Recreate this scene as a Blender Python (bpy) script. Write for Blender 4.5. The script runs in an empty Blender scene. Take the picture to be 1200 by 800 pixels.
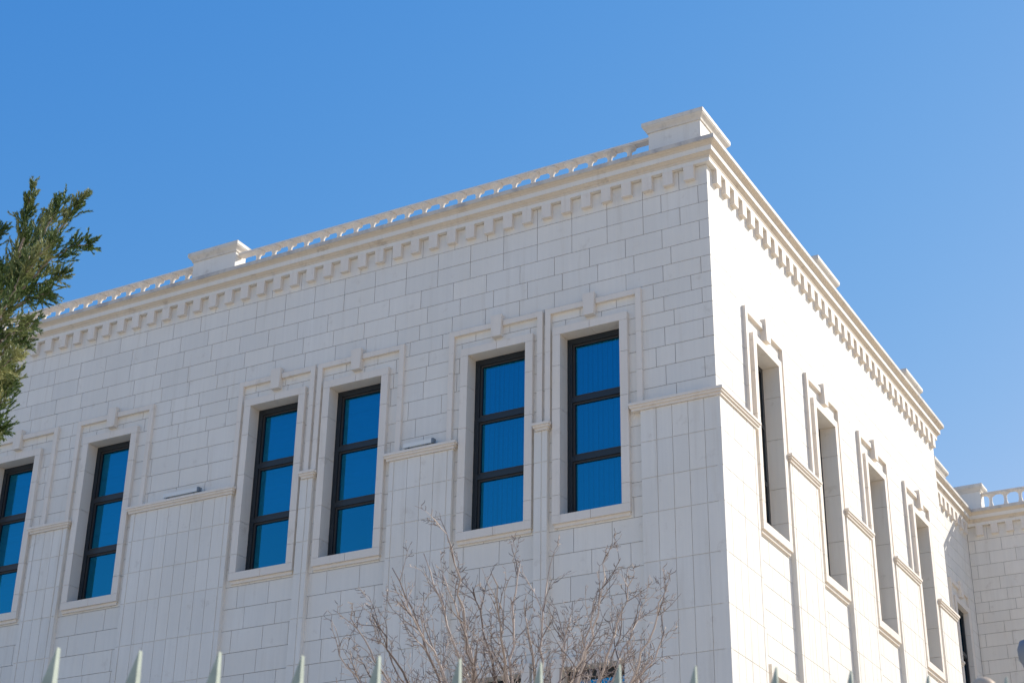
import bpy, math, random
from mathutils import Vector, Matrix

C = bpy.data.collections.new('scene'); bpy.context.scene.collection.children.link(C)
S = bpy.context.scene

# ------------------------------------------------------------------ camera
CAM = Vector((8.04540515, -20.3436663, 0.0))
YAW, PITCH, ROLL = 0.511998487, 0.459578686, 0.0159976713
F = Vector((-math.sin(YAW)*math.cos(PITCH), math.cos(YAW)*math.cos(PITCH), math.sin(PITCH)))
R0 = Vector((math.cos(YAW), math.sin(YAW), 0)); U0 = R0.cross(F)
RV = R0*math.cos(ROLL) + U0*math.sin(ROLL); UV = -R0*math.sin(ROLL) + U0*math.cos(ROLL)
cd = bpy.data.cameras.new('camera'); cam = bpy.data.objects.new('camera', cd); C.objects.link(cam)
cam.matrix_world = Matrix(((RV.x, UV.x, -F.x, CAM.x), (RV.y, UV.y, -F.y, CAM.y), (RV.z, UV.z, -F.z, CAM.z), (0, 0, 0, 1)))
cd.sensor_width = 36; cd.lens = 58.28; cd.clip_start = 0.05; cd.clip_end = 5000
cd.dof.use_dof = True; cd.dof.focus_distance = 25; cd.dof.aperture_fstop = 11
S.camera = cam

def at(u, v, D):
    """point D metres deep along the camera axis, seen at photo pixel u, v"""
    return CAM + D*(F + (u-600)/1942.67*RV - (v-400)/1942.67*UV)

# ------------------------------------------------------------------ light
SUN_DIR = Vector((0.49, 0.68, 0.544)).normalized()
EL = math.asin(SUN_DIR.z); AZ = math.atan2(SUN_DIR.x, SUN_DIR.y)     # clockwise from +y
W = bpy.data.worlds.new('World'); S.world = W; W.use_nodes = True
nt = W.node_tree; bg = nt.nodes['Background']
sky = nt.nodes.new('ShaderNodeTexSky'); sky.sky_type = 'NISHITA'; sky.sun_disc = False
sky.sun_elevation = EL; sky.sun_rotation = AZ
sky.altitude = 300; sky.air_density = 1.6; sky.dust_density = 0.3; sky.ozone_density = 10.0
# camera-profile grade of the sky: reds steeper, blues softer, the same for every direction and ray
sp = nt.nodes.new('ShaderNodeSeparateColor'); cb_ = nt.nodes.new('ShaderNodeCombineColor'); nt.links.new(sky.outputs[0], sp.inputs[0])
outs = []
for i_, (g_, k_) in enumerate(((2.05, 0.69), (1.0, 0.79), (0.42, 1.92))):
    pw = nt.nodes.new('ShaderNodeMath'); pw.operation = 'POWER'; nt.links.new(sp.outputs[i_], pw.inputs[0]); pw.inputs[1].default_value = g_
    ml = nt.nodes.new('ShaderNodeMath'); ml.operation = 'MULTIPLY'; nt.links.new(pw.outputs[0], ml.inputs[0]); ml.inputs[1].default_value = k_; outs.append(ml.outputs[0])
mn = nt.nodes.new('ShaderNodeMath'); mn.operation = 'MINIMUM'; nt.links.new(outs[0], mn.inputs[0]); nt.links.new(outs[1], mn.inputs[1]); outs[0] = mn.outputs[0]
for i_ in range(3): nt.links.new(outs[i_], cb_.inputs[i_])
nt.links.new(cb_.outputs[0], bg.inputs[0]); bg.inputs[1].default_value = 0.134
sd = bpy.data.lights.new('sun', 'SUN'); sd.energy = 3.35; sd.angle = math.radians(0.5); sd.color = (1.0, 0.955, 0.87)
so = bpy.data.objects.new('sun', sd); C.objects.link(so)
so.rotation_euler = SUN_DIR.to_track_quat('Z', 'Y').to_euler(); so.location = (20, 0, 30)
S.view_settings.view_transform = 'Standard'; S.view_settings.look = 'None'
S.view_settings.exposure = 0.60; S.view_settings.gamma = 1.0
S.view_settings.use_curve_mapping = False

G = -1.6       # ground level, the camera stands 1.6 m above it
random.seed(7)

# ------------------------------------------------------------------ materials
def mat(name, col, rough=0.6, metal=0.0, spec=0.4):
    m = bpy.data.materials.new(name); m.use_nodes = True
    p = m.node_tree.nodes['Principled BSDF']
    p.inputs['Base Color'].default_value = (*col, 1); p.inputs['Roughness'].default_value = rough
    p.inputs['Metallic'].default_value = metal; p.inputs['Specular IOR Level'].default_value = spec
    return m
def N(m, t, **k):
    n = m.node_tree.nodes.new(t)
    for a, b in k.items(): setattr(n, a, b)
    return n
def mixrgb(m, fac, a, b, mode='MIX'):
    n = N(m, 'ShaderNodeMix', data_type='RGBA', blend_type=mode)
    L = m.node_tree.links.new
    for sock, v in ((n.inputs[0], fac), (n.inputs[6], a), (n.inputs[7], b)):
        if hasattr(v, 'is_linked'): L(v, sock)
        elif isinstance(v, (int, float)): sock.default_value = v
        else: sock.default_value = (*v, 1)
    return n.outputs[2]
def noise(m, scale, detail=4, vec=None, rough=0.55):
    n = N(m, 'ShaderNodeTexNoise'); n.inputs['Scale'].default_value = scale; n.inputs['Detail'].default_value = detail
    n.inputs['Roughness'].default_value = rough
    if vec is not None: m.node_tree.links.new(vec, n.inputs['Vector'])
    return n.outputs[0]
def ramp(m, src, a, b, ca=(0, 0, 0), cb=(1, 1, 1)):
    n = N(m, 'ShaderNodeValToRGB'); n.color_ramp.elements[0].position = a; n.color_ramp.elements[1].position = b
    n.color_ramp.elements[0].color = (*ca, 1); n.color_ramp.elements[1].color = (*cb, 1)
    m.node_tree.links.new(src, n.inputs[0]); return n.outputs[0]
def stone(name, base, island=0.05, stain=0.0, stain_col=(0.32, 0.31, 0.30), bump=0.3):
    m = mat(name, base, 0.62, spec=0.3); L = m.node_tree.links.new
    p = m.node_tree.nodes['Principled BSDF']
    tc = N(m, 'ShaderNodeNewGeometry'); pos = tc.outputs['Position']
    mp = N(m, 'ShaderNodeMapping'); L(pos, mp.inputs[0]); mp.inputs['Scale'].default_value = (14, 14, 0.35)
    c = mixrgb(m, ramp(m, noise(m, 0.9, 5, pos), 0.35, 0.7), base, tuple(x*y for x, y in zip(base, (0.95, 0.93, 0.90))))
    c = mixrgb(m, ramp(m, noise(m, 1.0, 3, mp.outputs[0]), 0.35, 0.75), c, tuple(x*y for x, y in zip(base, (0.93, 0.925, 0.92))))
    mp2 = N(m, 'ShaderNodeMapping'); L(pos, mp2.inputs[0]); mp2.inputs['Scale'].default_value = (7, 7, 0.55)
    c = mixrgb(m, ramp(m, noise(m, 1.0, 6, mp2.outputs[0], 0.62), 0.56, 0.80), c, tuple(x*y for x, y in zip(base, (0.84, 0.81, 0.77))))
    rnd = ramp(m, tc.outputs['Random Per Island'], 0, 1, (1-island,)*3, (1, 1-island*0.15, 1-island*0.35))
    c = mixrgb(m, 1.0, c, rnd, 'MULTIPLY')
    if stain > 0:
        c = mixrgb(m, ramp(m, noise(m, 3.5, 8, pos, 0.7), 0.62-stain*0.3, 0.80-stain*0.3), c, stain_col)
    L(c, p.inputs['Base Color'])
    b = N(m, 'ShaderNodeBump'); b.inputs['Strength'].default_value = bump; b.inputs['Distance'].default_value = 0.004
    L(noise(m, 45, 6, pos), b.inputs['Height']); L(b.outputs[0], p.inputs['Normal'])
    return m
SB = (0.84, 0.80, 0.725)
M = {}
M['clad'] = stone('limestone cladding', SB, 0.065, 0.09, (0.62, 0.56, 0.48))
M['trim'] = stone('limestone trim', (0.84, 0.765, 0.67), 0.04, 0.08, (0.60, 0.52, 0.42))
M['cove'] = stone('shade-toned limestone moulding', (0.73, 0.63, 0.50), 0.04, 0.2, (0.45, 0.37, 0.28))  # darker beige base paints in the shadow lines under lip and fascia
M['lip'] = stone('weathered coping stone', (0.66, 0.61, 0.54), 0.05, 0.6, (0.42, 0.40, 0.38))
M['cap'] = stone('weathered pier cap stone', (0.76, 0.70, 0.61), 0.04, 0.3, (0.45, 0.42, 0.38))
M['mortar'] = mat('joint mortar', (0.30, 0.275, 0.25), 0.9)
M['frame'] = mat('anthracite aluminium', (0.012, 0.018, 0.024), 0.35, 0.0, 0.5)
M['gasket'] = mat('brown black sash', (0.03, 0.028, 0.026), 0.5)
M['inner'] = mat('interior plaster', (0.30, 0.29, 0.28), 0.9)
M['curtain'] = mat('sheer curtain', (0.82, 0.81, 0.78), 0.9)
M['roof'] = mat('roof membrane', (0.35, 0.34, 0.33), 0.9)
def glass_mat():
    m = bpy.data.materials.new('blue reflective glass'); m.use_nodes = True; nt = m.node_tree; nt.nodes.clear()
    o = N(m, 'ShaderNodeOutputMaterial'); mx = N(m, 'ShaderNodeMixShader'); tr = N(m, 'ShaderNodeBsdfTransparent'); gl = N(m, 'ShaderNodeBsdfGlossy')
    tr.inputs[0].default_value = (0.16, 0.75, 1.0, 1); gl.inputs[0].default_value = (0.03, 0.34, 0.52, 1); gl.inputs['Roughness'].default_value = 0.01
    pos = N(m, 'ShaderNodeNewGeometry').outputs['Position']
    b = N(m, 'ShaderNodeBump'); b.inputs['Strength'].default_value = 0.12; b.inputs['Distance'].default_value = 0.01
    nt.links.new(noise(m, 1.3, 2, pos), b.inputs['Height']); nt.links.new(b.outputs[0], gl.inputs['Normal'])
    mx.inputs[0].default_value = 0.5
    nt.links.new(tr.outputs[0], mx.inputs[1]); nt.links.new(gl.outputs[0], mx.inputs[2]); nt.links.new(mx.outputs[0], o.inputs[0])
    return m
M['glass'] = glass_mat()

# ------------------------------------------------------------------ helpers
class MB:
    def __init__(s): s.v = []; s.f = []
    def face(s, pts):
        i = len(s.v); s.v += [tuple(p) for p in pts]; s.f.append(tuple(range(i, i+len(pts))))
    def box(s, T, a0, a1, z0, z1, n0, n1):
        i = len(s.v)
        for n in (n0, n1):
            for a, z in ((a0, z0), (a1, z0), (a1, z1), (a0, z1)): s.v.append(tuple(T(a, z, n)))
        for q in ((0, 1, 2, 3), (7, 6, 5, 4), (0, 4, 5, 1), (1, 5, 6, 2), (2, 6, 7, 3), (3, 7, 4, 0)):
            s.f.append(tuple(i+k for k in q))
    def tube(s, pts, rad, k=5):
        """polyline tube, tapering radii"""
        n = len(pts); rings = []
        for i, p in enumerate(pts):
            d = (pts[min(i+1, n-1)] - pts[max(i-1, 0)]).normalized()
            a = d.cross(Vector((0.3, 0.2, 1)) if abs(d.z) < .9 else Vector((1, 0.1, 0))).normalized(); b = d.cross(a)
            base = len(s.v)
            for j in range(k):
                t = 2*math.pi*j/k; s.v.append(tuple(p + rad[i]*(math.cos(t)*a + math.sin(t)*b)))
            rings.append(base)
        for i in range(n-1):
            for j in range(k):
                s.f.append((rings[i]+j, rings[i]+(j+1) % k, rings[i+1]+(j+1) % k, rings[i+1]+j))
        s.f.append(tuple(rings[0]+j for j in range(k))[::-1]); s.f.append(tuple(rings[-1]+j for j in range(k)))
    def lathe(s, prof, k=12, c=(0, 0), sq=()):
        rings = []
        for (r, z) in prof:
            b = len(s.v)
            for j in range(k):
                t = 2*math.pi*j/k; s.v.append((c[0]+r*math.cos(t), c[1]+r*math.sin(t), z))
            rings.append(b)
        for i in range(len(prof)-1):
            for j in range(k):
                s.f.append((rings[i]+j, rings[i]+(j+1) % k, rings[i+1]+(j+1) % k, rings[i+1]+j))
        s.f.append(tuple(rings[0]+j for j in range(k))[::-1]); s.f.append(tuple(rings[-1]+j for j in range(k)))
    def build(s, name, m, parent=None, normals=True, smooth=False):
        me = bpy.data.meshes.new(name); me.from_pydata(s.v, [], s.f)
        if normals:
            import bmesh
            b = bmesh.new(); b.from_mesh(me); bmesh.ops.recalc_face_normals(b, faces=b.faces); b.to_mesh(me); b.free()
        if smooth:
            for p in me.polygons: p.use_smooth = True
        me.materials.append(m)
        o = bpy.data.objects.new(name, me); C.objects.link(o)
        if parent: o.parent = parent
        return o
def tag(o, label=None, cat=None, group=None, kind=None):
    for k, v in (('label', label), ('category', cat), ('group', group), ('kind', kind)):
        if v: o[k] = v
    return o
def empty(name, loc=(0, 0, 0)):
    o = bpy.data.objects.new(name, None); C.objects.link(o); o.location = loc; return o

# ------------------------------------------------------------------ ground
gm = mat('light paving', (0.42, 0.38, 0.32), 0.85)
gp = N(gm, 'ShaderNodeNewGeometry').outputs['Position']
br = N(gm, 'ShaderNodeTexBrick'); gm.node_tree.links.new(gp, br.inputs['Vector'])
br.inputs['Scale'].default_value = 1.6; br.inputs['Mortar Size'].default_value = 0.012
br.inputs['Color1'].default_value = (0.70, 0.59, 0.44, 1); br.inputs['Color2'].default_value = (0.64, 0.54, 0.41, 1); br.inputs['Mortar'].default_value = (0.22, 0.2, 0.18, 1)
gm.node_tree.links.new(mixrgb(gm, ramp(gm, noise(gm, 0.4, 6, gp), 0.3, 0.75), br.outputs[0], (0.60, 0.50, 0.38)), gm.node_tree.nodes['Principled BSDF'].inputs['Base Color'])
g = MB(); g.face([(-1500, -1500, G), (1500, -1500, G), (1500, 1500, G), (-1500, 1500, G)])
tag(g.build('ground', gm), kind='structure')

# ------------------------------------------------------------------ the building
B = empty('office_building', (0, 0, G))
tag(B, 'large white stone-clad office building with dentil cornice, balustrade and tall blue windows', 'building')
def P(mb, name, m, parent=None, **k):            # link under the building, keeping world coordinates
    o = mb.build(name, m, parent or B, **k)
    if parent is None: o.location.z = -G
    return o
TL = lambda s, z, n: (s, -n, z)                  # left facade, faces -y
TR = lambda s, z, n: (n, s, z)                   # right facade, faces +x
XR = -0.82; YW = 17.9; YE = 12.2
TB = lambda s, z, n: (XR+n, s, z)                # recessed right facade
TW = lambda s, z, n: (s, YW-n, z)                # back wing, faces -y
XL = -24.0; XWE = 3.6
CZ = [13.83, 13.49, 13.18, 12.87, 12.54, 12.24, 11.965, 11.71, 11.46, 11.20, 10.89, 10.57, 10.25, 9.97, 9.69, 9.38, 9.12, 8.81, 8.59, 8.28, 7.91, 7.55, 7.18, 6.81, 6.49, 6.18, 5.84, 5.51]
while CZ[-1] > G+0.35: CZ.append(round(CZ[-1]-0.31, 3))
CZ[-1] = G
OFFS = [.47, .16, .47, .16, .64, .16, .33, .16, .62, .16, .62, .16, .62, .40, .16, .5, .2, .55, .1, .45, .16, .5]
J = 0.0042

def piece(mb, T, a0, a1, z0, z1, n, back, ins):
    l, r, b, t = ins
    x0, x1, y0, y1 = a0+l, a1-r, z0+b, z1-t
    if x1-x0 < .004 or y1-y0 < .004: return
    mb.face([T(x0, y0, n), T(x1, y0, n), T(x1, y1, n), T(x0, y1, n)])
    mb.face([T(x0, y0, back), T(x0, y0, n), T(x0, y1, n), T(x0, y1, back)])
    mb.face([T(x1, y0, n), T(x1, y0, back), T(x1, y1, back), T(x1, y1, n)])
    mb.face([T(x0, y1, n), T(x1, y1, n), T(x1, y1, back), T(x0, y1, back)])
    mb.face([T(x0, y0, back), T(x1, y0, back), T(x1, y0, n), T(x0, y0, n)])
def share(mb, start_v, start_f):
    """weld one tile's split faces so Random Per Island sees a single island"""
    key = {}; rem = {}
    for i in range(start_v, len(mb.v)):
        k = tuple(round(c, 5) for c in mb.v[i]); rem[i] = key.setdefault(k, i)
    for j in range(start_f, len(mb.f)): mb.f[j] = tuple(rem.get(i, i) for i in mb.f[j])
def tile(mb, T, a0, a1, z0, z1, n, back, holes, e0=True, e1=True):
    sv, sf = len(mb.v), len(mb.f)
    hs = [h for h in holes if h[0] < a1 and h[1] > a0 and h[2] < z1 and h[3] > z0]
    l, r = (J if e0 else 0), (J if e1 else 0)
    if not hs: piece(mb, T, a0, a1, z0, z1, n, back, (l, r, J, J))
    else:
        h = hs[0]; x0, x1, y0, y1 = max(a0, h[0]), min(a1, h[1]), max(z0, h[2]), min(z1, h[3])
        if x0 > a0: piece(mb, T, a0, x0, z0, z1, n, back, (l, 0, J, J))
        if x1 < a1: piece(mb, T, x1, a1, z0, z1, n, back, (0, r, J, J))
        li, ri = (l if x0 == a0 else 0), (r if x1 == a1 else 0)
        if y1 < z1: piece(mb, T, x0, x1, y1, z1, n, back, (li, ri, 0, J))
        if y0 > z0: piece(mb, T, x0, x1, z0, y0, n, back, (li, ri, J, 0))
    share(mb, sv, sf)
def cladding(T, a, b, holes, origin, sgn, courses=CZ, ln=0.62, closed=(False, False), seed=1):
    """running bond of stone tiles; vertical joints counted from the building corner"""
    rnd = random.Random(seed); mb = MB()
    for ci in range(len(courses)-1):
        z1, z0 = courses[ci], courses[ci+1]
        off = OFFS[ci] if ci < len(OFFS) else rnd.choice((.16, .47, .3, .6))
        js = []; d = off; lim = max(abs(a-origin), abs(b-origin))
        while d < lim+1:
            js.append(origin+sgn*d); d += ln if rnd.random() > .07 else rnd.choice((.31, .42, .5))
        js = sorted([j for j in js if a+.03 < j < b-.03]); ed = [a]+js+[b]
        for i in range(len(ed)-1):
            tile(mb, T, ed[i], ed[i+1], z0, z1, rnd.uniform(-.0012, .0008), -.012, holes, i > 0 or closed[0], i < len(ed)-2 or closed[1])
    return mb
def sheet(T, a, b, z0, z1, holes, n):
    """wall plane with rectangular holes"""
    xs = sorted(set([a, b]+[h[k] for h in holes for k in (0, 1)])); zs = sorted(set([z0, z1]+[h[k] for h in holes for k in (2, 3)]))
    mb = MB()
    for i in range(len(xs)-1):
        for j in range(len(zs)-1):
            cx, cz = (xs[i]+xs[i+1])/2, (zs[j]+zs[j+1])/2
            if xs[i] < a or xs[i+1] > b or zs[j] < z0 or zs[j+1] > z1: continue
            if any(h[0] < cx < h[1] and h[2] < cz < h[3] for h in holes): continue
            mb.face([T(xs[i], zs[j], n), T(xs[i+1], zs[j], n), T(xs[i+1], zs[j+1], n), T(xs[i], zs[j+1], n)])
    return mb

WT, WB = 11.448, 8.498
LT, LB = 6.22, 3.27
WL = [(-2.503, -1.497), (-4.146, -3.113), (-6.795, -5.776), (-8.422, -7.423), (-12.03, -11.04), (-14.30, -13.31), (-18.0, -17.0), (-20.2, -19.2)]
OL = [(-2.77, -1.14), (-4.51, -2.82), (-7.07, -5.37), (-8.71, -7.13), (-12.37, -10.60), (-14.70, -12.84), (-18.34, -16.6), (-20.6, -18.8)]
WR = [(1.59, 2.56), (4.33, 5.28), (7.07, 8.04), (9.96, 10.87)]
OR = [(1.21, 2.90), (3.95, 5.62), (6.70, 8.38), (9.46, 11.16)]
WBK = [(15.93, 16.87)]
OBK = [(15.60, 17.15)]
def holes_of(ws):
    h = []
    for a, b in ws: h += [(a-.03, b+.03, WB-.03, WT+.03), (a-.03, b+.03, LB-.03, LT+.03)]
    return h
for T, a, b, ws, o_, s_, cl, seed, wn in ((TL, XL, -.0015, WL, 0, -1, (False, False), 3, 'w'), (TR, .0015, YE, WR, 0, 1, (False, False), 5, 'w'),
                                 (TB, YE+.01, YW-.002, WBK, YW, -1, (False, False), 8, 'w'), (TW, XR+.002, XWE, [], XR, 1, (True, False), 9, 'w')):
    h = holes_of(ws)
    P(cladding(T, a, b, h, o_, s_, closed=cl, seed=seed), 'cladding', M['clad'])
    P(sheet(T, a, b, G, 14.0, h, -.011), 'wall', M['mortar'], normals=False)
# closing faces (far sides, roof, floors, inner partitions)
k = MB(); XY = lambda s, z, n: (s, n, z)
k.box(XY, -.82, -.013, G, 14.0, YE-.012, YE)                   # return of the main block
k.box(XY, XL-.2, XL, G, 14.0, 0.012, 28); k.box(XY, XL, XWE, G, 14.0, 27.8, 28.0)
k.box(XY, XWE, XWE+.02, G, 14.2, YW, 28)
P(k, 'side_wall', M['clad'])
k = MB()
k.box(XY, XL, -.1, 13.9, 14.0, .1, YE-.1); k.box(XY, XL, -.9, 13.85, 13.98, YE-.1, 27.7); k.box(XY, -.9, XWE-.05, 13.9, 14.02, YW+.1, 27.7)
P(k, 'roof', M['roof'])
k = MB()
for z in (2.4, 7.55): k.box(XY, XL+.1, -.3, z, z+.35, .3, YE-.2)
k.box(XY, XL+.1, -.3, 12.6, 12.75, .3, YE-.2)
k.box(XY, XL+.1, -4, G, 12.6, 4.5, 4.65); k.box(XY, -4.6, -4.5, G, 12.6, .4, 12); k.box(XY, -10, -9.9, G, 12.6, .4, 4.4); k.box(XY, -2.2, -2.1, G, 13, 12.5, 27)
P(k, 'interior_wall', M['inner'])

# ---- windows
def seg(z0, z1, joints):
    e = [z0]+sorted(j for j in joints if z0+.1 < j < z1-.1)+[z1]
    return list(zip(e[:-1], e[1:]))
RJ = [10.92, 10.20, 9.38, 8.81]
def surround(T, a, b, z0, z1, parent_empty=None, sill=True, jw=.13, joints=RJ):
    mb = MB(); p = .07; rb = -.225; g_ = .003; w = jw
    # ring: jambs in blocks that return into the reveal, mitred head and foot
    for s0, s1 in ((a-w, a), (b, b+w)):
        for (y0, y1) in seg(z0-w*0, z1, joints):
            mb.box(T, s0, s1, y0+g_, y1-g_, rb, p)
    mid = (a+b)/2
    for s0, s1 in ((a-w, mid), (mid, b+w)):
        mb.box(T, s0+(g_ if s0 == mid else 0), s1-(g_ if s1 == mid else 0), z1+.0005, z1+w, rb, p)
        mb.box(T, s0+(g_ if s0 == mid else 0), s1-(g_ if s1 == mid else 0), z0-w, z0-.0005, rb, p)
    # recessed second tier under the foot
    if sill: mb.box(T, a-w+.015, b+w-.015, z0-w-.055, z0-w-.001, -.01, .035)
    return mb
def window_unit(T, a, b, z0, z1, mull=(10.41, 9.445), nfix=0, style='folded'):
    fr = MB(); N0, N1 = -.26+nfix, -.18+nfix; w = .085
    fr.box(T, a+.001, a+w, z0+.001, z1-.001, N0, N1); fr.box(T, b-w, b-.001, z0+.001, z1-.001, N0, N1)
    fr.box(T, a+w, b-w, z1-w-.01, z1-.001, N0, N1); fr.box(T, a+w, b-w, z0+.001, z0+w*.8, N0, N1)
    for m_ in mull: fr.box(T, a+w, b-w, m_-.04, m_+.04, N0, N1)
    o = P(fr, 'window', M['frame'])
    zz = [z0+w*.8]+sorted(mull)+[z1-w-.01]
    for i in range(len(zz)-1):
        y0 = zz[i]+(.04 if i > 0 else 0); y1 = zz[i+1]-(.04 if i < len(zz)-2 else 0)
        sa = MB(); q = .035; A, B_ = a+w, b-w; n0, n1 = -.245+nfix, -.2+nfix
        sa.box(T, A+.0005, A+q, y0+.0005, y1-.0005, n0, n1); sa.box(T, B_-q, B_-.0005, y0+.0005, y1-.0005, n0, n1)
        sa.box(T, A+q, B_-q, y1-q, y1-.0005, n0, n1); sa.box(T, A+q, B_-q, y0+.0005, y0+q, n0, n1)
        sa.build('sash', M['gasket'], o)
        pn = MB(); pn.box(T, A+q-.005, B_-q+.005, y0+q-.005, y1-q+.005, -.232+nfix, -.224+nfix); pn.build('pane', M['glass'], o)
    cu = MB(); rn = random.Random(int(a*977)+int(z0*31)); nb = -.34+nfix
    if style == 'vertical':                                    # vertical blind, slats turned a little unevenly
        x = a-.02
        while x < b+.03:
            t = math.radians(rn.gauss(24, 9)); hw = .044; dx, dn = hw*math.cos(t), hw*math.sin(t)
            cu.face([T(x-dx, z0-.05, nb-dn), T(x+dx, z0-.05, nb+dn), T(x+dx, z1+.05, nb+dn), T(x-dx, z1+.05, nb-dn)]); x += .084
    else:                                                      # soft folded shade
        z = z0+(.9 if rn.random() < .75 else -.1)
        while z < z1+.1:
            h_ = rn.uniform(.17, .25); n0_ = nb+rn.uniform(-.01, .01)
            pts = [(z, n0_), (z+h_*.5, n0_+.03), (z+h_*.8, n0_+.012), (z+h_, n0_)]
            for q0, q1 in zip(pts[:-1], pts[1:]): cu.face([T(a-.02, q0[0], q0[1]), T(b+.02, q0[0], q0[1]), T(b+.02, q1[0], q1[1]), T(a-.02, q1[0], q1[1])])
            z += h_
    cu.build('blind', M['curtain'], o, normals=False)
    return o
def hood(T, oa, ob, a, b, zb=10.02, sides=(True, True)):
    """thin outer moulding with a keystone, running up from the belt course"""
    mb = MB(); w = .09; p = .055; zt = 11.935; c = (a+b)/2
    jz = [10.57, 11.2]
    for s0 in (oa, ob-w):
        for y0, y1 in seg(zb, zt, jz): mb.box(T, s0, s0+w, y0+.002, y1-(.002 if y1 < zt else 0), -.005, p)
    mb.box(T, oa+w+.0005, c-.1, zt-w, zt-.0005, -.005, p); mb.box(T, c+.1, ob-w-.0005, zt-w, zt-.0005, -.005, p)
    o = P(mb, 'window_moulding', M['trim'])
    kb = MB(); i = len(kb.v); kz0, kz1 = 11.66, 12.03
    q = [(c-.085, kz0), (c+.085, kz0), (c+.1, kz1), (c-.1, kz1)]
    for n in (-.005, .1):
        for s_, z_ in q: kb.v.append(T(s_, z_, n))
    for f in ((0, 1, 2, 3), (7, 6, 5, 4), (0, 4, 5, 1), (1, 5, 6, 2), (2, 6, 7, 3), (3, 7, 4, 0)): kb.f.append(f)
    kb.build('keystone', M['trim'], o)
    return o
for T, ws, os_ in ((TL, WL, OL), (TR, WR, OR), (TB, WBK, OBK)):
    for (a, b), (oa, ob) in zip(ws, os_):
        P(surround(T, a, b, WB, WT), 'window_surround', M['trim']); window_unit(T, a, b, WB, WT, nfix=.13 if T is TB else (-.03 if T is TR else 0), style='vertical' if (T is TL and a > -5) else 'folded')
        hood(T, oa, ob, a, b)
        P(surround(T, a, b, LB, LT, joints=[3.9, 4.6, 5.4]), 'window_surround', M['trim']); window_unit(T, a, b, LB, LT, (5.18, 4.21))

# ---- piers with narrow upright tiles under a moulded belt
PZ = [9.885, 9.375, 8.81, 8.28, 7.55, 6.81, 6.18, 5.51, 4.9, 4.28, 3.66, 3.04, 2.42, 1.8, 1.18, .56, -.06, -.68, G]
def pilaster(T, a, b, e0=True, e1=True, strips=(True, True), p=.08, seed=0):
    rnd = random.Random(seed); mb = MB()
    mb.box(T, a+.0008, b-.0008, G, PZ[0]-.0005, -.005, p-.012)
    A, B_ = a, b; w = .085
    if strips[0]: 
        for j in range(len(PZ)-1): tile(mb, T, a, a+w, PZ[j+1], PZ[j], p, p-.013, [], False, True)
        A = a+w+.012
    if strips[1]:
        for j in range(len(PZ)-1): tile(mb, T, b-w, b, PZ[j+1], PZ[j], p, p-.013, [], True, False)
        B_ = b-w-.012
    n = max(1, round((B_-A)/.245)); 
    for j in range(len(PZ)-1):
        for i in range(n):
            s0 = A+(B_-A)*i/n; s1 = A+(B_-A)*(i+1)/n
            tile(mb, T, s0, s1, PZ[j+1], PZ[j], p+rnd.uniform(-.0012, .0008), p-.013, [], i > 0 or strips[0], i < n-1 or strips[1])
    return P(mb, 'pilaster', M['clad'])
BELT = [(9.885, 9.918, .105), (9.919, 9.928, .115), (9.929, 9.962, .128), (9.963, 10.005, .145)]
def belt(T, a, b, m=None, pil=None):
    mb = MB()
    for k_, (z0, z1, p) in enumerate(BELT): mb.box(T, a-(p-.145), b+(p-.145), z0, z1, -.005, p)
    o = P(mb, 'belt_course', M['trim']); return o
R = .13
def rings(ws): return [(a-R, b+R) for a, b in ws]
rl = rings(WL)
for i in range(len(rl)-1):                        # between windows on the left facade
    ba, bb = rl[i+1][1]+.03, rl[i][0]-.02
    narrow = bb-ba < .6
    if narrow: pilaster(TL, ba+.02, bb-.06, strips=(False, True), seed=i)
    else: pilaster(TL, ba+.09, bb-.07, seed=i)
    belt(TL, ba, bb)
pilaster(TL, rl[-1][0]-2.5, rl[-1][0]-.1, seed=40); belt(TL, rl[-1][0]-2.6, rl[-1][0]-.03)
rr = rings(WR)
for i in range(len(rr)-1):
    ba, bb = rr[i][1]+.02, rr[i+1][0]-.08
    pilaster(TR, ba+.06, bb-.06, seed=60+i); belt(TR, ba, bb)
# corner pier wraps both facades: left part runs to the edge, right part starts behind it
pilaster(TL, -1.17, .0788, strips=(False, False), seed=90)
pilaster(TR, -.0792, 1.30, strips=(False, True), seed=91)
mb = MB()
for z0, z1, p in BELT:
    o_ = [(-1.345-(p-.145), 0), (-1.345-(p-.145), -p), (p, -p), (p, 1.40+(p-.145)), (0, 1.40+(p-.145)), (0, 0)]
    i = len(mb.v); mb.v += [(x, y, z0) for x, y in o_]+[(x, y, z1) for x, y in o_]
    mb.f.append(tuple(i+k_ for k_ in range(6))); mb.f.append(tuple(i+11-k_ for k_ in range(6)))
    for k_ in range(6): mb.f.append((i+k_, i+(k_+1) % 6, i+6+(k_+1) % 6, i+6+k_))
P(mb, 'belt_course', M['trim'])
pilaster(TR, 11.12, YE+.08, strips=(True, False), seed=92); belt(TR, 11.02, YE+.145)
pilaster(TB, 17.05, YW-.05, strips=(True, False), seed=93)
pilaster(TB, 12.4, 15.7, strips=(False, True), seed=94); belt(TB, 12.4, 15.75)

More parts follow.
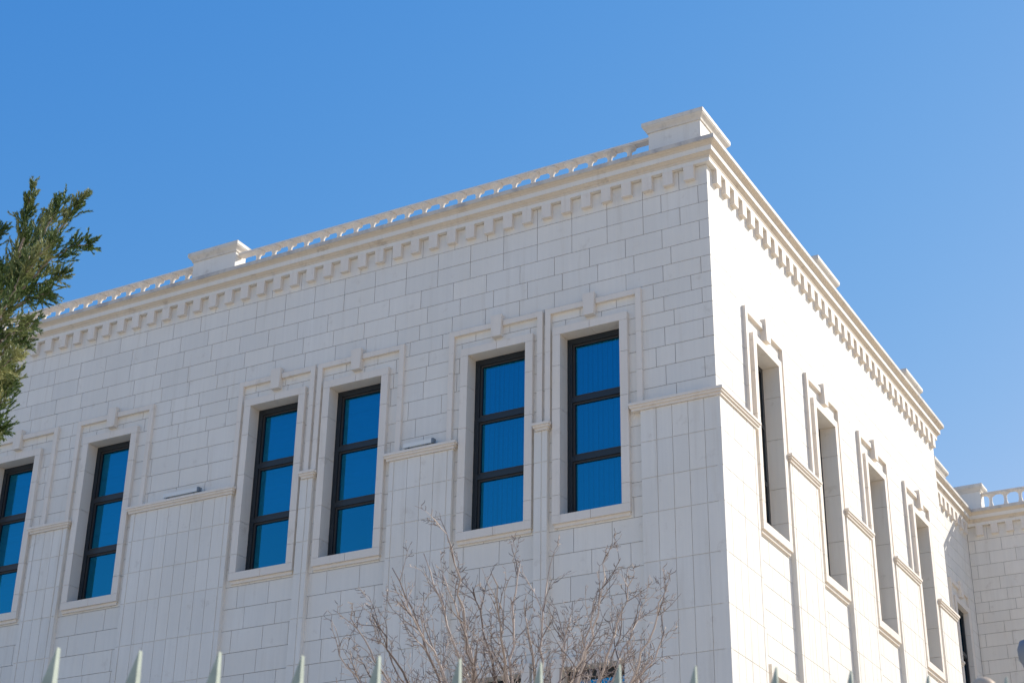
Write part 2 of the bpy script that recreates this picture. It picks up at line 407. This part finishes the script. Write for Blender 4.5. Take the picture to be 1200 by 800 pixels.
# ---- cornice: stepped profile swept along a path with mitred corners
PROF = [(-.02, 13.832), (.08, 13.832), (.08, 13.895), (.088, 13.905), (.098, 13.915), (.103, 13.935), (.118, 13.955), (.14, 13.97), (.146, 13.986), (.146, 14.068), (.158, 14.070), (.165, 14.085), (.180, 14.108), (.203, 14.122), (.212, 14.136), (-.02, 14.136)]
LIPP = [(-.3, 14.137), (.219, 14.137), (.222, 14.142), (.222, 14.208), (.214, 14.214), (-.3, 14.216)]
PA = [(-.02, 13.832), (.08, 13.832), (.08, 13.900), (-.02, 13.900)]
PB = [(-.02, 13.9005), (.084, 13.9005), (.090, 13.915), (.090, 13.935), (.112, 13.950), (.124, 13.966), (.136, 13.974), (.136, 13.9855), (-.02, 13.9855)]
PC = [(-.02, 13.986), (.148, 13.986), (.148, 14.068), (-.02, 14.068)]
PD = [(-.02, 14.0685), (.150, 14.0685), (.154, 14.085), (.166, 14.100), (.190, 14.112), (.196, 14.124), (.212, 14.127), (.212, 14.1365), (-.02, 14.1365)]
def sweep(path, prof, closed_prof=True, step=None):
    """path: list of (x, y) corners; offset n to the right-hand side of travel"""
    mb = MB(); n = len(path); cols = []
    def nrm(a, b):
        d = (Vector(b)-Vector(a)).normalized(); return Vector((d.y, -d.x))
    for i in range(n):
        n1 = nrm(path[i-1], path[i]) if i > 0 else nrm(path[0], path[1]); n2 = nrm(path[i], path[i+1]) if i < n-1 else n1
        m_ = (n1+n2); m_ = m_/(m_.dot(n1)) if m_.length > .01 else n1
        cols.append([(path[i][0]+m_.x*p, path[i][1]+m_.y*p, z) for p, z in prof])
    for i in range(n-1):
        b = len(mb.v); mb.v += cols[i]+cols[i+1]; k_ = len(prof)
        for j in range(k_): mb.f.append((b+j, b+(j+1) % k_, b+k_+(j+1) % k_, b+k_+j))
        if i == 0: mb.f.append(tuple(range(b, b+k_)))
        if i == n-2: mb.f.append(tuple(range(b+2*k_-1, b+k_-1, -1)))
    return mb
main_path = [(XL, 0), (0, 0), (0, YE), (XR-.25, YE)]
wing_path = [(XR, YE+.05), (XR, YW), (XWE, YW), (XWE, 27)]
# inner corner (recess to wing) turns the other way; the sweep handles the mitre
for path in (main_path, wing_path):
    co = P(sweep(path, PA), 'cornice', M['clad'])
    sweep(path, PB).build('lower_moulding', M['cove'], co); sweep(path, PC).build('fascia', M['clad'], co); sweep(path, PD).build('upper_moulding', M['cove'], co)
    li = sweep(path, LIPP).build('coping', M['lip'], co)
    cornice = co
    dm = MB(); dm.box(lambda s, z, n: (s, -n, z), -.083, .083, 13.592, 13.831, -.004, .08)
    proto = None
    spots = []
    if path is main_path:
        x = -.27
        while x > XL+.3: spots.append((x, 0, 0)); x -= .355
        y = .30
        while y < YE-.1: spots.append((0, y, math.pi/2)); y += .355
    else:
        y = YW-.32
        while y > YE+.3: spots.append((XR, y, math.pi/2)); y -= .355
        x = XR+.32
        while x < XWE-.2: spots.append((x, YW, 0)); x += .355
    for (x, y, rz) in spots:
        if proto is None: d = proto = dm.build('dentil', M['trim'], co)
        else: d = proto.copy(); C.objects.link(d); d.parent = co
        d.location = (x, y, 0); d.rotation_euler = (0, 0, rz)

# ---- parapet piers and balustrade
def pier(x0, x1, y0, y1):
    """cap extents; the body is set in 8 cm"""
    mb = MB(); i_ = .085
    mb.box(XY, x0+i_, x1-i_, 14.1, 14.80, y0+i_, y1-i_)
    o = P(mb, 'parapet_pier', M['clad'])
    cp = MB()
    prof = [(.0855, 14.765), (.066, 14.765), (.062, 14.785), (.055, 14.80), (.035, 14.825), (.014, 14.845), (.008, 14.858), (.008, 14.866), (0, 14.868), (0, 14.934), (.006, 14.94)]
    i = len(cp.v)
    for e, z in prof: cp.v += [(x0+e, y0+e, z), (x1-e, y0+e, z), (x1-e, y1-e, z), (x0+e, y1-e, z)]
    for k_ in range(len(prof)-1):
        for j in range(4): cp.f.append((i+4*k_+j, i+4*k_+(j+1) % 4, i+4*k_+4+(j+1) % 4, i+4*k_+4+j))
    cp.f.append((i, i+1, i+2, i+3)); q_ = i+4*len(prof)-4; cp.f.append((q_, q_+1, q_+2, q_+3))
    cp.build('cap', M['cap'], o)
    return o
pier(-1.10, -.04, .04, 1.20)
pier(-10.30, -9.155, .04, .50); pier(-19.5, -18.35, .04, .50)
for y0, y1 in ((5.40, 6.60), (10.82, 12.0)): pier(-.50, -.04, y0, y1)
pier(-1.30, -.34, YW+.04, YW+.55)
pier(XR-.50, XR-.04, 15.75, 16.9)
pier(2.6, 3.56, YW+.04, YW+.55)
RZT = 14.735
bal = MB()
bal.box(XY, -.07, .07, 14.17, 14.20, -.07, .07)
bal.lathe([(.062, 14.20), (.062, 14.215), (.045, 14.23), (.055, 14.26), (.066, 14.32), (.058, 14.40), (.040, 14.48), (.034, 14.52), (.044, 14.535), (.036, 14.55), (.040, 14.59), (.055, 14.625), (.080, 14.655), (.115, 14.672), (.115, 14.6895)], 16)
bal.box(XY, -.066, .066, 14.655, 14.69, -.066, .066)
bproto = [None]
def balustrade(axis, c, s0, s1, first=None, sgn=-1):
    """rail along x (axis 0) or y (axis 1) at cross position c"""
    mb = MB(); T = (lambda s, z, n: (s, c+n, z)) if axis == 0 else (lambda s, z, n: (c+n, s, z))
    mb.box(T, s0, s1, 14.6905, 14.705, -.068, .068); mb.box(T, s0, s1, 14.7055, RZT, -.08, .08)
    o = P(mb, 'balustrade_rail', M['trim'])
    s = first if first is not None else s0+.2
    while s0+.1 < s < s1-.1 if sgn > 0 else s > s0+.1:
        if bproto[0] is None: b = bproto[0] = bal.build('baluster', M['trim'], o, smooth=False)
        else: b = bproto[0].copy(); C.objects.link(b); b.parent = o
        b.location = ((s, c, 0) if axis == 0 else (c, s, 0)); s += .3525*sgn
    return o
yc = .25
balustrade(0, yc, -10.22+1.0, -1.02, first=-1.06-.35, sgn=-1)
balustrade(0, yc, -18.43, -10.22, first=-10.22-.22, sgn=-1)
balustrade(0, yc, XL, -19.42, first=-19.64, sgn=-1)
balustrade(1, -.27, 1.12, 5.48, first=1.3, sgn=1); balustrade(1, -.27, 6.52, 10.90, first=6.7, sgn=1)
balustrade(0, YW+.275, -.42, 2.68, first=-.22, sgn=1)
balustrade(1, XR-.27, YE+.1, 15.83, first=YE+.3, sgn=1)

# ------------------------------------------------------------------ linear floodlights lying on the belt course
fm = mat('grey powder coat', (0.74, 0.74, 0.70), 0.5, 0.0); fd = mat('dark end cap', (0.16, 0.19, 0.22), 0.4); lens = mat('lamp lens', (0.5, 0.55, 0.55), 0.15)
for x0, x1, lab in ((-10.07, -9.30, 'longer grey linear floodlight on the belt course left of the fourth window from the corner'),
                    (-5.25, -4.68, 'shorter grey linear floodlight on the belt course between the second and third windows')):
    t = empty('linear_floodlight', ((x0+x1)/2, -.09, 10.006)); tag(t, lab, 'floodlight', 'linear floodlights on the belt course')
    hw = (x1-x0)/2; T = lambda s, z, n: (s, -n, z)
    a_ = MB(); a_.box(T, -hw, hw-.05, .035, .105, -.03, .045); a_.build('housing', fm, t)
    a_ = MB(); a_.box(T, -hw+.01, hw-.06, .1055, .112, -.025, .03); a_.build('lens', lens, t)
    for s_ in (-hw+.06, hw-.16):
        a_ = MB(); a_.box(T, s_, s_+.03, 0, .0345, -.02, .03); a_.build('bracket', fd, t)
    a_ = MB(); a_.box(T, hw-.0495, hw-.01, .032, .108, -.032, .047); a_.build('end_cap', fd, t)

# ------------------------------------------------------------------ palisade fence in front of the camera
fmat = mat('pale green galvanised steel', (0.40, 0.46, 0.40), 0.5, 0.0, 0.5)
pp = fmat.node_tree.nodes['Principled BSDF']; fpos = N(fmat, 'ShaderNodeNewGeometry').outputs['Position']
fmat.node_tree.links.new(mixrgb(fmat, ramp(fmat, noise(fmat, 30, 5, fpos), 0.4, 0.75), (0.37, 0.42, 0.34), (0.27, 0.31, 0.25)), pp.inputs['Base Color'])
FH = 0.80
def on_h(u, v, h):
    d = F + (u-600)/1942.67*RV - (v-400)/1942.67*UV
    return CAM + d*((h-CAM.z)/d.z)
p0, p1 = on_h(68, 756.5, FH), on_h(1180, 790, FH)
ft = (p1-p0).normalized(); fn = Vector((ft.y, -ft.x, 0)); pitch = (p1-p0).length/12
fence = empty('palisade_fence', (p0.x, p0.y, G)); tag(fence, 'pale green steel palisade fence, its pointed pale tips along the bottom edge', 'fence')
fence.rotation_euler = (0, 0, math.atan2(ft.y, ft.x))
# local axes: x along the fence, y away from the camera
H = FH-G
def pale_mesh():
    mb = MB(); t = .044; e = .0085
    # plan: broad flange facing the street, narrow rolled edge on the right
    prof = [(-t, 0.0), (0, -.006), (e, .009), (e-.002, .0105), (-.001, -.0005), (-t, .005)]
    n = len(prof)
    mb.v += [(x, y, .05) for x, y in prof]+[(x, y, H-.15) for x, y in prof]
    mb.v += [((-.0008 if x < 0 else x*.5), y*.6, H-(.004 if x < 0 else .002)) for x, y in prof]
    mb.f.append(tuple(range(n))[::-1]); m_ = 2*n
    mb.f.append((m_, m_+1, m_+4, m_+5)); mb.f.append((m_+1, m_+2, m_+3, m_+4))
    for q_ in (0, n):
        for i in range(n): mb.f.append((q_+i, q_+(i+1) % n, q_+n+(i+1) % n, q_+n+i))
    return mb
pm = None
for i in range(-9, 24):
    if pm is None: o = pm = pale_mesh().build('pale', fmat, fence)
    else: o = pm.copy(); C.objects.link(o); o.parent = fence
    o.location = (i*pitch+random.uniform(-.002, .002), 0, random.uniform(-.004, .004)); o.rotation_euler = (0, random.uniform(-.0012, .0012), random.uniform(-.03, .03))
XZ = lambda s, z, n: (s, n, z)
for z in (.35, H-.42):
    r_ = MB(); r_.box(XZ, -9.5*pitch, 23.5*pitch, z, z+.05, .009, .045); r_.build('rail', fmat, fence)
for s in (-9.2*pitch, 7.4*pitch, 23.2*pitch):
    r_ = MB(); r_.box(XZ, s, s+.06, 0, H-.2, .046, .11); r_.build('post', fmat, fence)

# stone gate pillar ball and a small pole camera at the right edge, both close and out of focus
bm_ = stone('sand stone', (0.72, 0.52, 0.34), 0.02, 0.1)
q = at(1153, 809, 3.4)
pl = empty('gate_pillar', (q.x, q.y, G)); tag(pl, 'sand coloured ball finial on a slim pillar behind the fence, at the bottom right', 'pillar')
h_ = q.z-G
a_ = MB(); a_.box(XZ, -.06, .06, 0, h_-.075, -.06, .06); a_.box(XZ, -.08, .08, h_-.0745, h_-.045, -.08, .08); a_.build('shaft', bm_, pl)
a_ = MB(); a_.lathe([(.012, h_-.0445), (.02, h_-.04)]+[(0.028*math.sin(t*math.pi/12), h_-0.028*math.cos(t*math.pi/12)) for t in range(2, 12)], 16); a_.build('ball', bm_, pl, smooth=True)
cmr = mat('grey plastic housing', (0.20, 0.22, 0.25), 0.45)
q = at(1207, 762, 6.2)
pc = empty('pole_camera', (q.x, q.y, G)); tag(pc, 'small blue grey camera head on a slim pole at the right edge', 'camera')
h_ = q.z-G
a_ = MB(); a_.lathe([(.025, 0), (.02, h_-.09)], 10); a_.build('pole', cmr, pc, smooth=True)
a_ = MB(); a_.lathe([(.02, h_-.089), (.034, h_-.05), (.045, h_-.03), (.047, h_+.01), (.036, h_+.035), (.012, h_+.046)], 10); a_.build('housing', cmr, pc, smooth=True)

# ------------------------------------------------------------------ bare tree in front of the facade
rnd = random.Random(21)
bark = mat('grey brown bark', (0.30, 0.23, 0.18), 0.8); bp_ = bark.node_tree.nodes['Principled BSDF']
gi = N(bark, 'ShaderNodeNewGeometry')
bark.node_tree.links.new(ramp(bark, gi.outputs['Random Per Island'], 0, 1, (0.12, 0.085, 0.07), (0.64, 0.53, 0.45)), bp_.inputs['Base Color'])
tw = MB(); st = MB()
base = at(610, 1400, 11.2); base.z = G
def bez(a, b, c, n):
    return [a*(1-t)**2 + 2*b*t*(1-t) + c*t*t for t in [i/n for i in range(n+1)]]
def jit(pts, s):
    return [p if i in (0,) else p+Vector((rnd.gauss(0, s), rnd.gauss(0, s), rnd.gauss(0, s*.6))) for i, p in enumerate(pts)]
def twig(p, d, ln, r, depth):
    n = max(3, int(ln/.05)); pts = [p]; dd = d.normalized()
    for i in range(n):
        dd = (dd + Vector((rnd.gauss(0, .16), rnd.gauss(0, .16), rnd.gauss(0, .10)+.055))).normalized()
        pts.append(pts[-1]+dd*ln/n)
    tw.tube(pts, [r*(1-.62*i/n) for i in range(n+1)], 4)
    for i in range(1, n+1):                      # short spurs
        if rnd.random() < .45:
            s = (pts[i]-pts[i-1]).normalized(); side = s.cross(Vector((rnd.gauss(0, 1), rnd.gauss(0, 1), rnd.gauss(0, 1)))).normalized()
            e_ = pts[i]+(s*.7+side)*rnd.uniform(.012, .035); tw.tube([pts[i], e_, e_+(s+side*.3)*.012], [.0026, .0024, .0014], 3)
    if depth > 0:
        for i in range(1, n+1):
            for _ in range(1 if rnd.random() < .72 else 0):
                s = (pts[i]-pts[i-1]).normalized()
                side = s.cross(Vector((rnd.gauss(0, 1), rnd.gauss(0, 1), rnd.gauss(0, 1)))).normalized()
                twig(pts[i], s*.75+side*rnd.uniform(.45, .95)+Vector((0, 0, .15)), ln*rnd.uniform(.22, .5), max(r*.55, .0021), depth-1)
stems = [  # (mid u, v), (tip u, v), depth offset
 ((520, 850), (402, 735), -.3), ((520, 830), (412, 690), .2), ((535, 820), (438, 690), -.1), ((550, 820), (462, 632), .3), ((560, 800), (470, 665), 0), ((560, 830), (497, 690), .5),
 ((560, 790), (528, 592), -.2), ((575, 800), (497, 618), .4), ((590, 800), (552, 655), .1), ((600, 800), (578, 640), -.4), ((600, 810), (606, 628), .2), ((585, 830), (520, 640), 0),
 ((625, 800), (640, 640), .3), ((620, 820), (618, 690), -.2), ((640, 800), (668, 690), .5), ((650, 790), (708, 628), -.1), ((660, 800), (702, 660), .3), ((665, 800), (735, 655), 0),
 ((680, 800), (750, 680), .4), ((700, 810), (776, 660), -.2), ((690, 820), (783, 700), .1), ((640, 810), (690, 720), -.5), ((610, 840), (585, 710), .3), ((540, 840), (445, 720), .6),
 ((660, 830), (728, 700), .6), ((580, 850), (545, 700), -.6), ((700, 840), (765, 735), .2), ((510, 870), (425, 745), .1)]
for (mu, mv), (tu, tv), dz in stems:
    m_ = at(mu, mv+60, 11.2+dz*.6); t_ = at(tu+rnd.uniform(-3, 3), tv+32, 11.2+dz*1.2)
    b_ = base+Vector((rnd.gauss(0, .12), rnd.gauss(0, .12), rnd.uniform(0, .5)))
    low = jit(bez(b_, b_.lerp(m_, .6)+Vector((0, 0, .3)), m_, 8), .02)
    up = jit(bez(m_, m_.lerp(t_, .5)+Vector((0, 0, -.10))+RV*rnd.uniform(-.05, .1), t_, 14), .011)
    pts = low+up[1:]; n = len(pts)
    rr_ = [.019*(1-i/n)**1.2+.0036 for i in range(n)]
    st.tube(pts, rr_, 6)
    for i in range(9, n):
        s = (pts[i]-pts[i-1]).normalized()
        for _ in range(rnd.choice((0, 0, 1, 2))):
            side = s.cross(Vector((rnd.gauss(0, 1), rnd.gauss(0, 1), rnd.gauss(0, 1)))).normalized()
            f_ = 1-(i-9)/(n-9)
            twig(pts[i], s*1.0+side*rnd.uniform(.35, .8), rnd.uniform(.10, .26)+.20*f_, .0042, 2 if rnd.random() < .4 else 1)
tb = empty('bare_tree', tuple(base)); tag(tb, 'leafless many-stemmed tree with fine pale brown twigs in front of the facade', 'tree')
for o in (st.build('trunk', bark, tb, normals=False, smooth=True), tw.build('twig', bark, tb, normals=False)): o.location = -base
bpy.data.objects['twig'].name = 'branches'

# ------------------------------------------------------------------ conifer at the left edge
rnd = random.Random(5)
cb = mat('conifer bark', (0.36, 0.29, 0.24), 0.8)
leaf = mat('conifer foliage', (0.06, 0.10, 0.035), 0.55, 0, 0.3)
lp = leaf.node_tree.nodes['Principled BSDF']; gi = N(leaf, 'ShaderNodeNewGeometry')
c1 = ramp(leaf, gi.outputs['Random Per Island'], 0, 1, (0.020, 0.062, 0.020), (0.21, 0.29, 0.09))
c2 = mixrgb(leaf, ramp(leaf, noise(leaf, 2.6, 3, gi.outputs['Position']), 0.46, 0.62), c1, (0.55, 0.53, 0.24))
leaf.node_tree.links.new(mixrgb(leaf, 0.75, c1, c2), lp.inputs['Base Color'])
lp.inputs['Transmission Weight'].default_value = 0
fo = MB(); tr = MB(); foot = at(-150, 1500, 11.5); foot.z = G
def sprig(p, d, ln, n):
    d = d.normalized(); q = []; pp_ = p; dd = d
    for i in range(5):
        q.append(pp_); dd = (dd+Vector((rnd.gauss(0, .10), rnd.gauss(0, .10), rnd.gauss(0, .08)+.05))).normalized(); pp_ = pp_+dd*ln/4
    sv, sf = len(fo.v), len(fo.f)
    fo.tube(q, [.0035, .003, .0025, .002, .001], 3)
    for k_ in range(n):
        t = rnd.random()**.8*3.99; i = int(t); o = q[i].lerp(q[i+1], t-i); ax = (q[i+1]-q[i]).normalized()
        side = ax.cross(Vector((rnd.gauss(0, 1), rnd.gauss(0, 1), rnd.gauss(0, 1)))).normalized()
        nd = (ax*rnd.uniform(.7, 1.3)+side*rnd.uniform(.35, .9)).normalized(); L_ = rnd.uniform(.018, .042)*(1.1-.12*t)
        w_ = nd.cross(side+ax*.2).normalized()*rnd.uniform(.0022, .0042)
        b = len(fo.v); fo.v += [tuple(o-w_*.5), tuple(o+nd*L_*.5-w_), tuple(o+nd*L_), tuple(o+nd*L_*.5+w_)]; fo.f.append((b, b+1, b+2, b+3))
        fo.v.append(tuple(o+w_*.5)); fo.f[-1] = (b, b+1, b+2, b+3, b+4)
def limb(pts, rad, dens, spread, ln, wood=True):
    path = []
    for i in range(len(pts)-1):
        for t in range(8): path.append(pts[i].lerp(pts[i+1], t/8))
    path.append(pts[-1]); path = [p+Vector((rnd.gauss(0, .008), rnd.gauss(0, .008), rnd.gauss(0, .008))) for p in path]
    n = len(path)
    if wood: tr.tube(path, [rad*(1-.9*i/n)+.002 for i in range(n)], 5)
    L_ = sum((path[i+1]-path[i]).length for i in range(n-1))
    for k_ in range(int(L_*dens)):
        t = rnd.random(); x = t*(n-1); i = min(int(x), n-2); p = path[i].lerp(path[i+1], x-i); ax = (path[i+1]-path[i]).normalized()
        side = ax.cross(Vector((rnd.gauss(0, 1), rnd.gauss(0, 1), rnd.gauss(0, 1)))).normalized()
        w = spread*(1-t)**.7
        sprig(p+side*abs(rnd.gauss(0, .5))*w*.6, ax*1.15+side*rnd.uniform(.15, .75)+Vector((0, 0, .2)), ln*rnd.uniform(.6, 1.2)*(1-.35*t), 36)
D0 = 11.5
limbs = [
 [(-60, 560, .1), (-16, 498, 0), (2, 470, 0), (14, 452, .1)], [(-40, 500, .3), (-8, 462, .3), (10, 446, .3), (22, 436, .3)],
 [(-90, 560, 0), (-10, 400, .1), (12, 345, .0), (26, 285, -.1), (37, 222, -.1)],
 [(10, 350, 0), (35, 300, .1), (58, 262, .15), (76, 232, .2)],
 [(12, 345, 0), (48, 300, -.1), (75, 262, -.15), (97, 232, -.2)],
 [(15, 350, 0), (50, 312, -.2), (82, 290, -.3), (106, 286, -.35)],
 [(8, 362, .1), (38, 335, .2), (62, 326, .3), (76, 322, .3)],
 [(0, 380, .1), (28, 352, 0), (48, 346, -.1), (60, 342, -.1)],
 [(15, 340, .3), (30, 290, .4), (50, 262, .4), (60, 245, .45)],
 [(-5, 375, -.3), (22, 330, -.3), (45, 300, -.35), (62, 282, -.4)],
 [(-20, 430, 0), (5, 395, .1), (28, 382, .15), (42, 378, .2)],
 [(-30, 445, .2), (0, 415, .25), (20, 404, .25), (32, 400, .3)],
 [(-40, 470, 0), (-12, 440, -.1), (8, 425, -.15), (20, 415, -.2)],
 [(-60, 560, .1), (-20, 520, .15), (-4, 506, .2), (6, 500, .2)],
 [(-80, 420, .2), (-40, 350, .3), (-15, 300, .3), (0, 268, .3)],
 [(-60, 430, -.2), (-30, 380, -.2), (-10, 340, -.3), (4, 315, -.3)],
 [(-40, 430, .4), (-10, 370, .5), (10, 320, .5), (22, 290, .5)],
 [(-50, 480, .0), (-15, 450, .1), (-2, 440, .1), (6, 432, .1)],
]
for l_ in limbs:
    limb([at(u, v, D0+d) for u, v, d in l_], .022 if l_[0][0] == -90 else .008, 125, .20, .14)
# rest of the crown, outside the frame to the left, and the trunk
top = at(-150, 150, D0)
tr.tube([foot, foot.lerp(top, .35)+Vector((.05, .03, 0)), foot.lerp(top, .7), top], [.17, .12, .07, .01], 8)
for k_ in range(75):
    h = rnd.uniform(.28, .97); a = rnd.uniform(0, 2*math.pi); p = foot.lerp(top, h)
    out = Vector((math.cos(a), math.sin(a), 0)); toward = out.dot(RV)
    ln_ = (1.35*(1-h)+.25)*(0.62 if toward > .0 else 1)
    e = p+out*ln_+Vector((0, 0, ln_*.6))
    limb([p, p.lerp(e, .5)+Vector((0, 0, -.08)), e], .014, 34, .22, .20)
tc_ = empty('conifer_tree', tuple(foot)); tag(tc_, 'green conifer with feathery upswept branches reaching in at the left edge', 'tree')
for o in (tr.build('trunk', cb, tc_, normals=False, smooth=True), fo.build('foliage', leaf, tc_, normals=False)): o.location = -foot
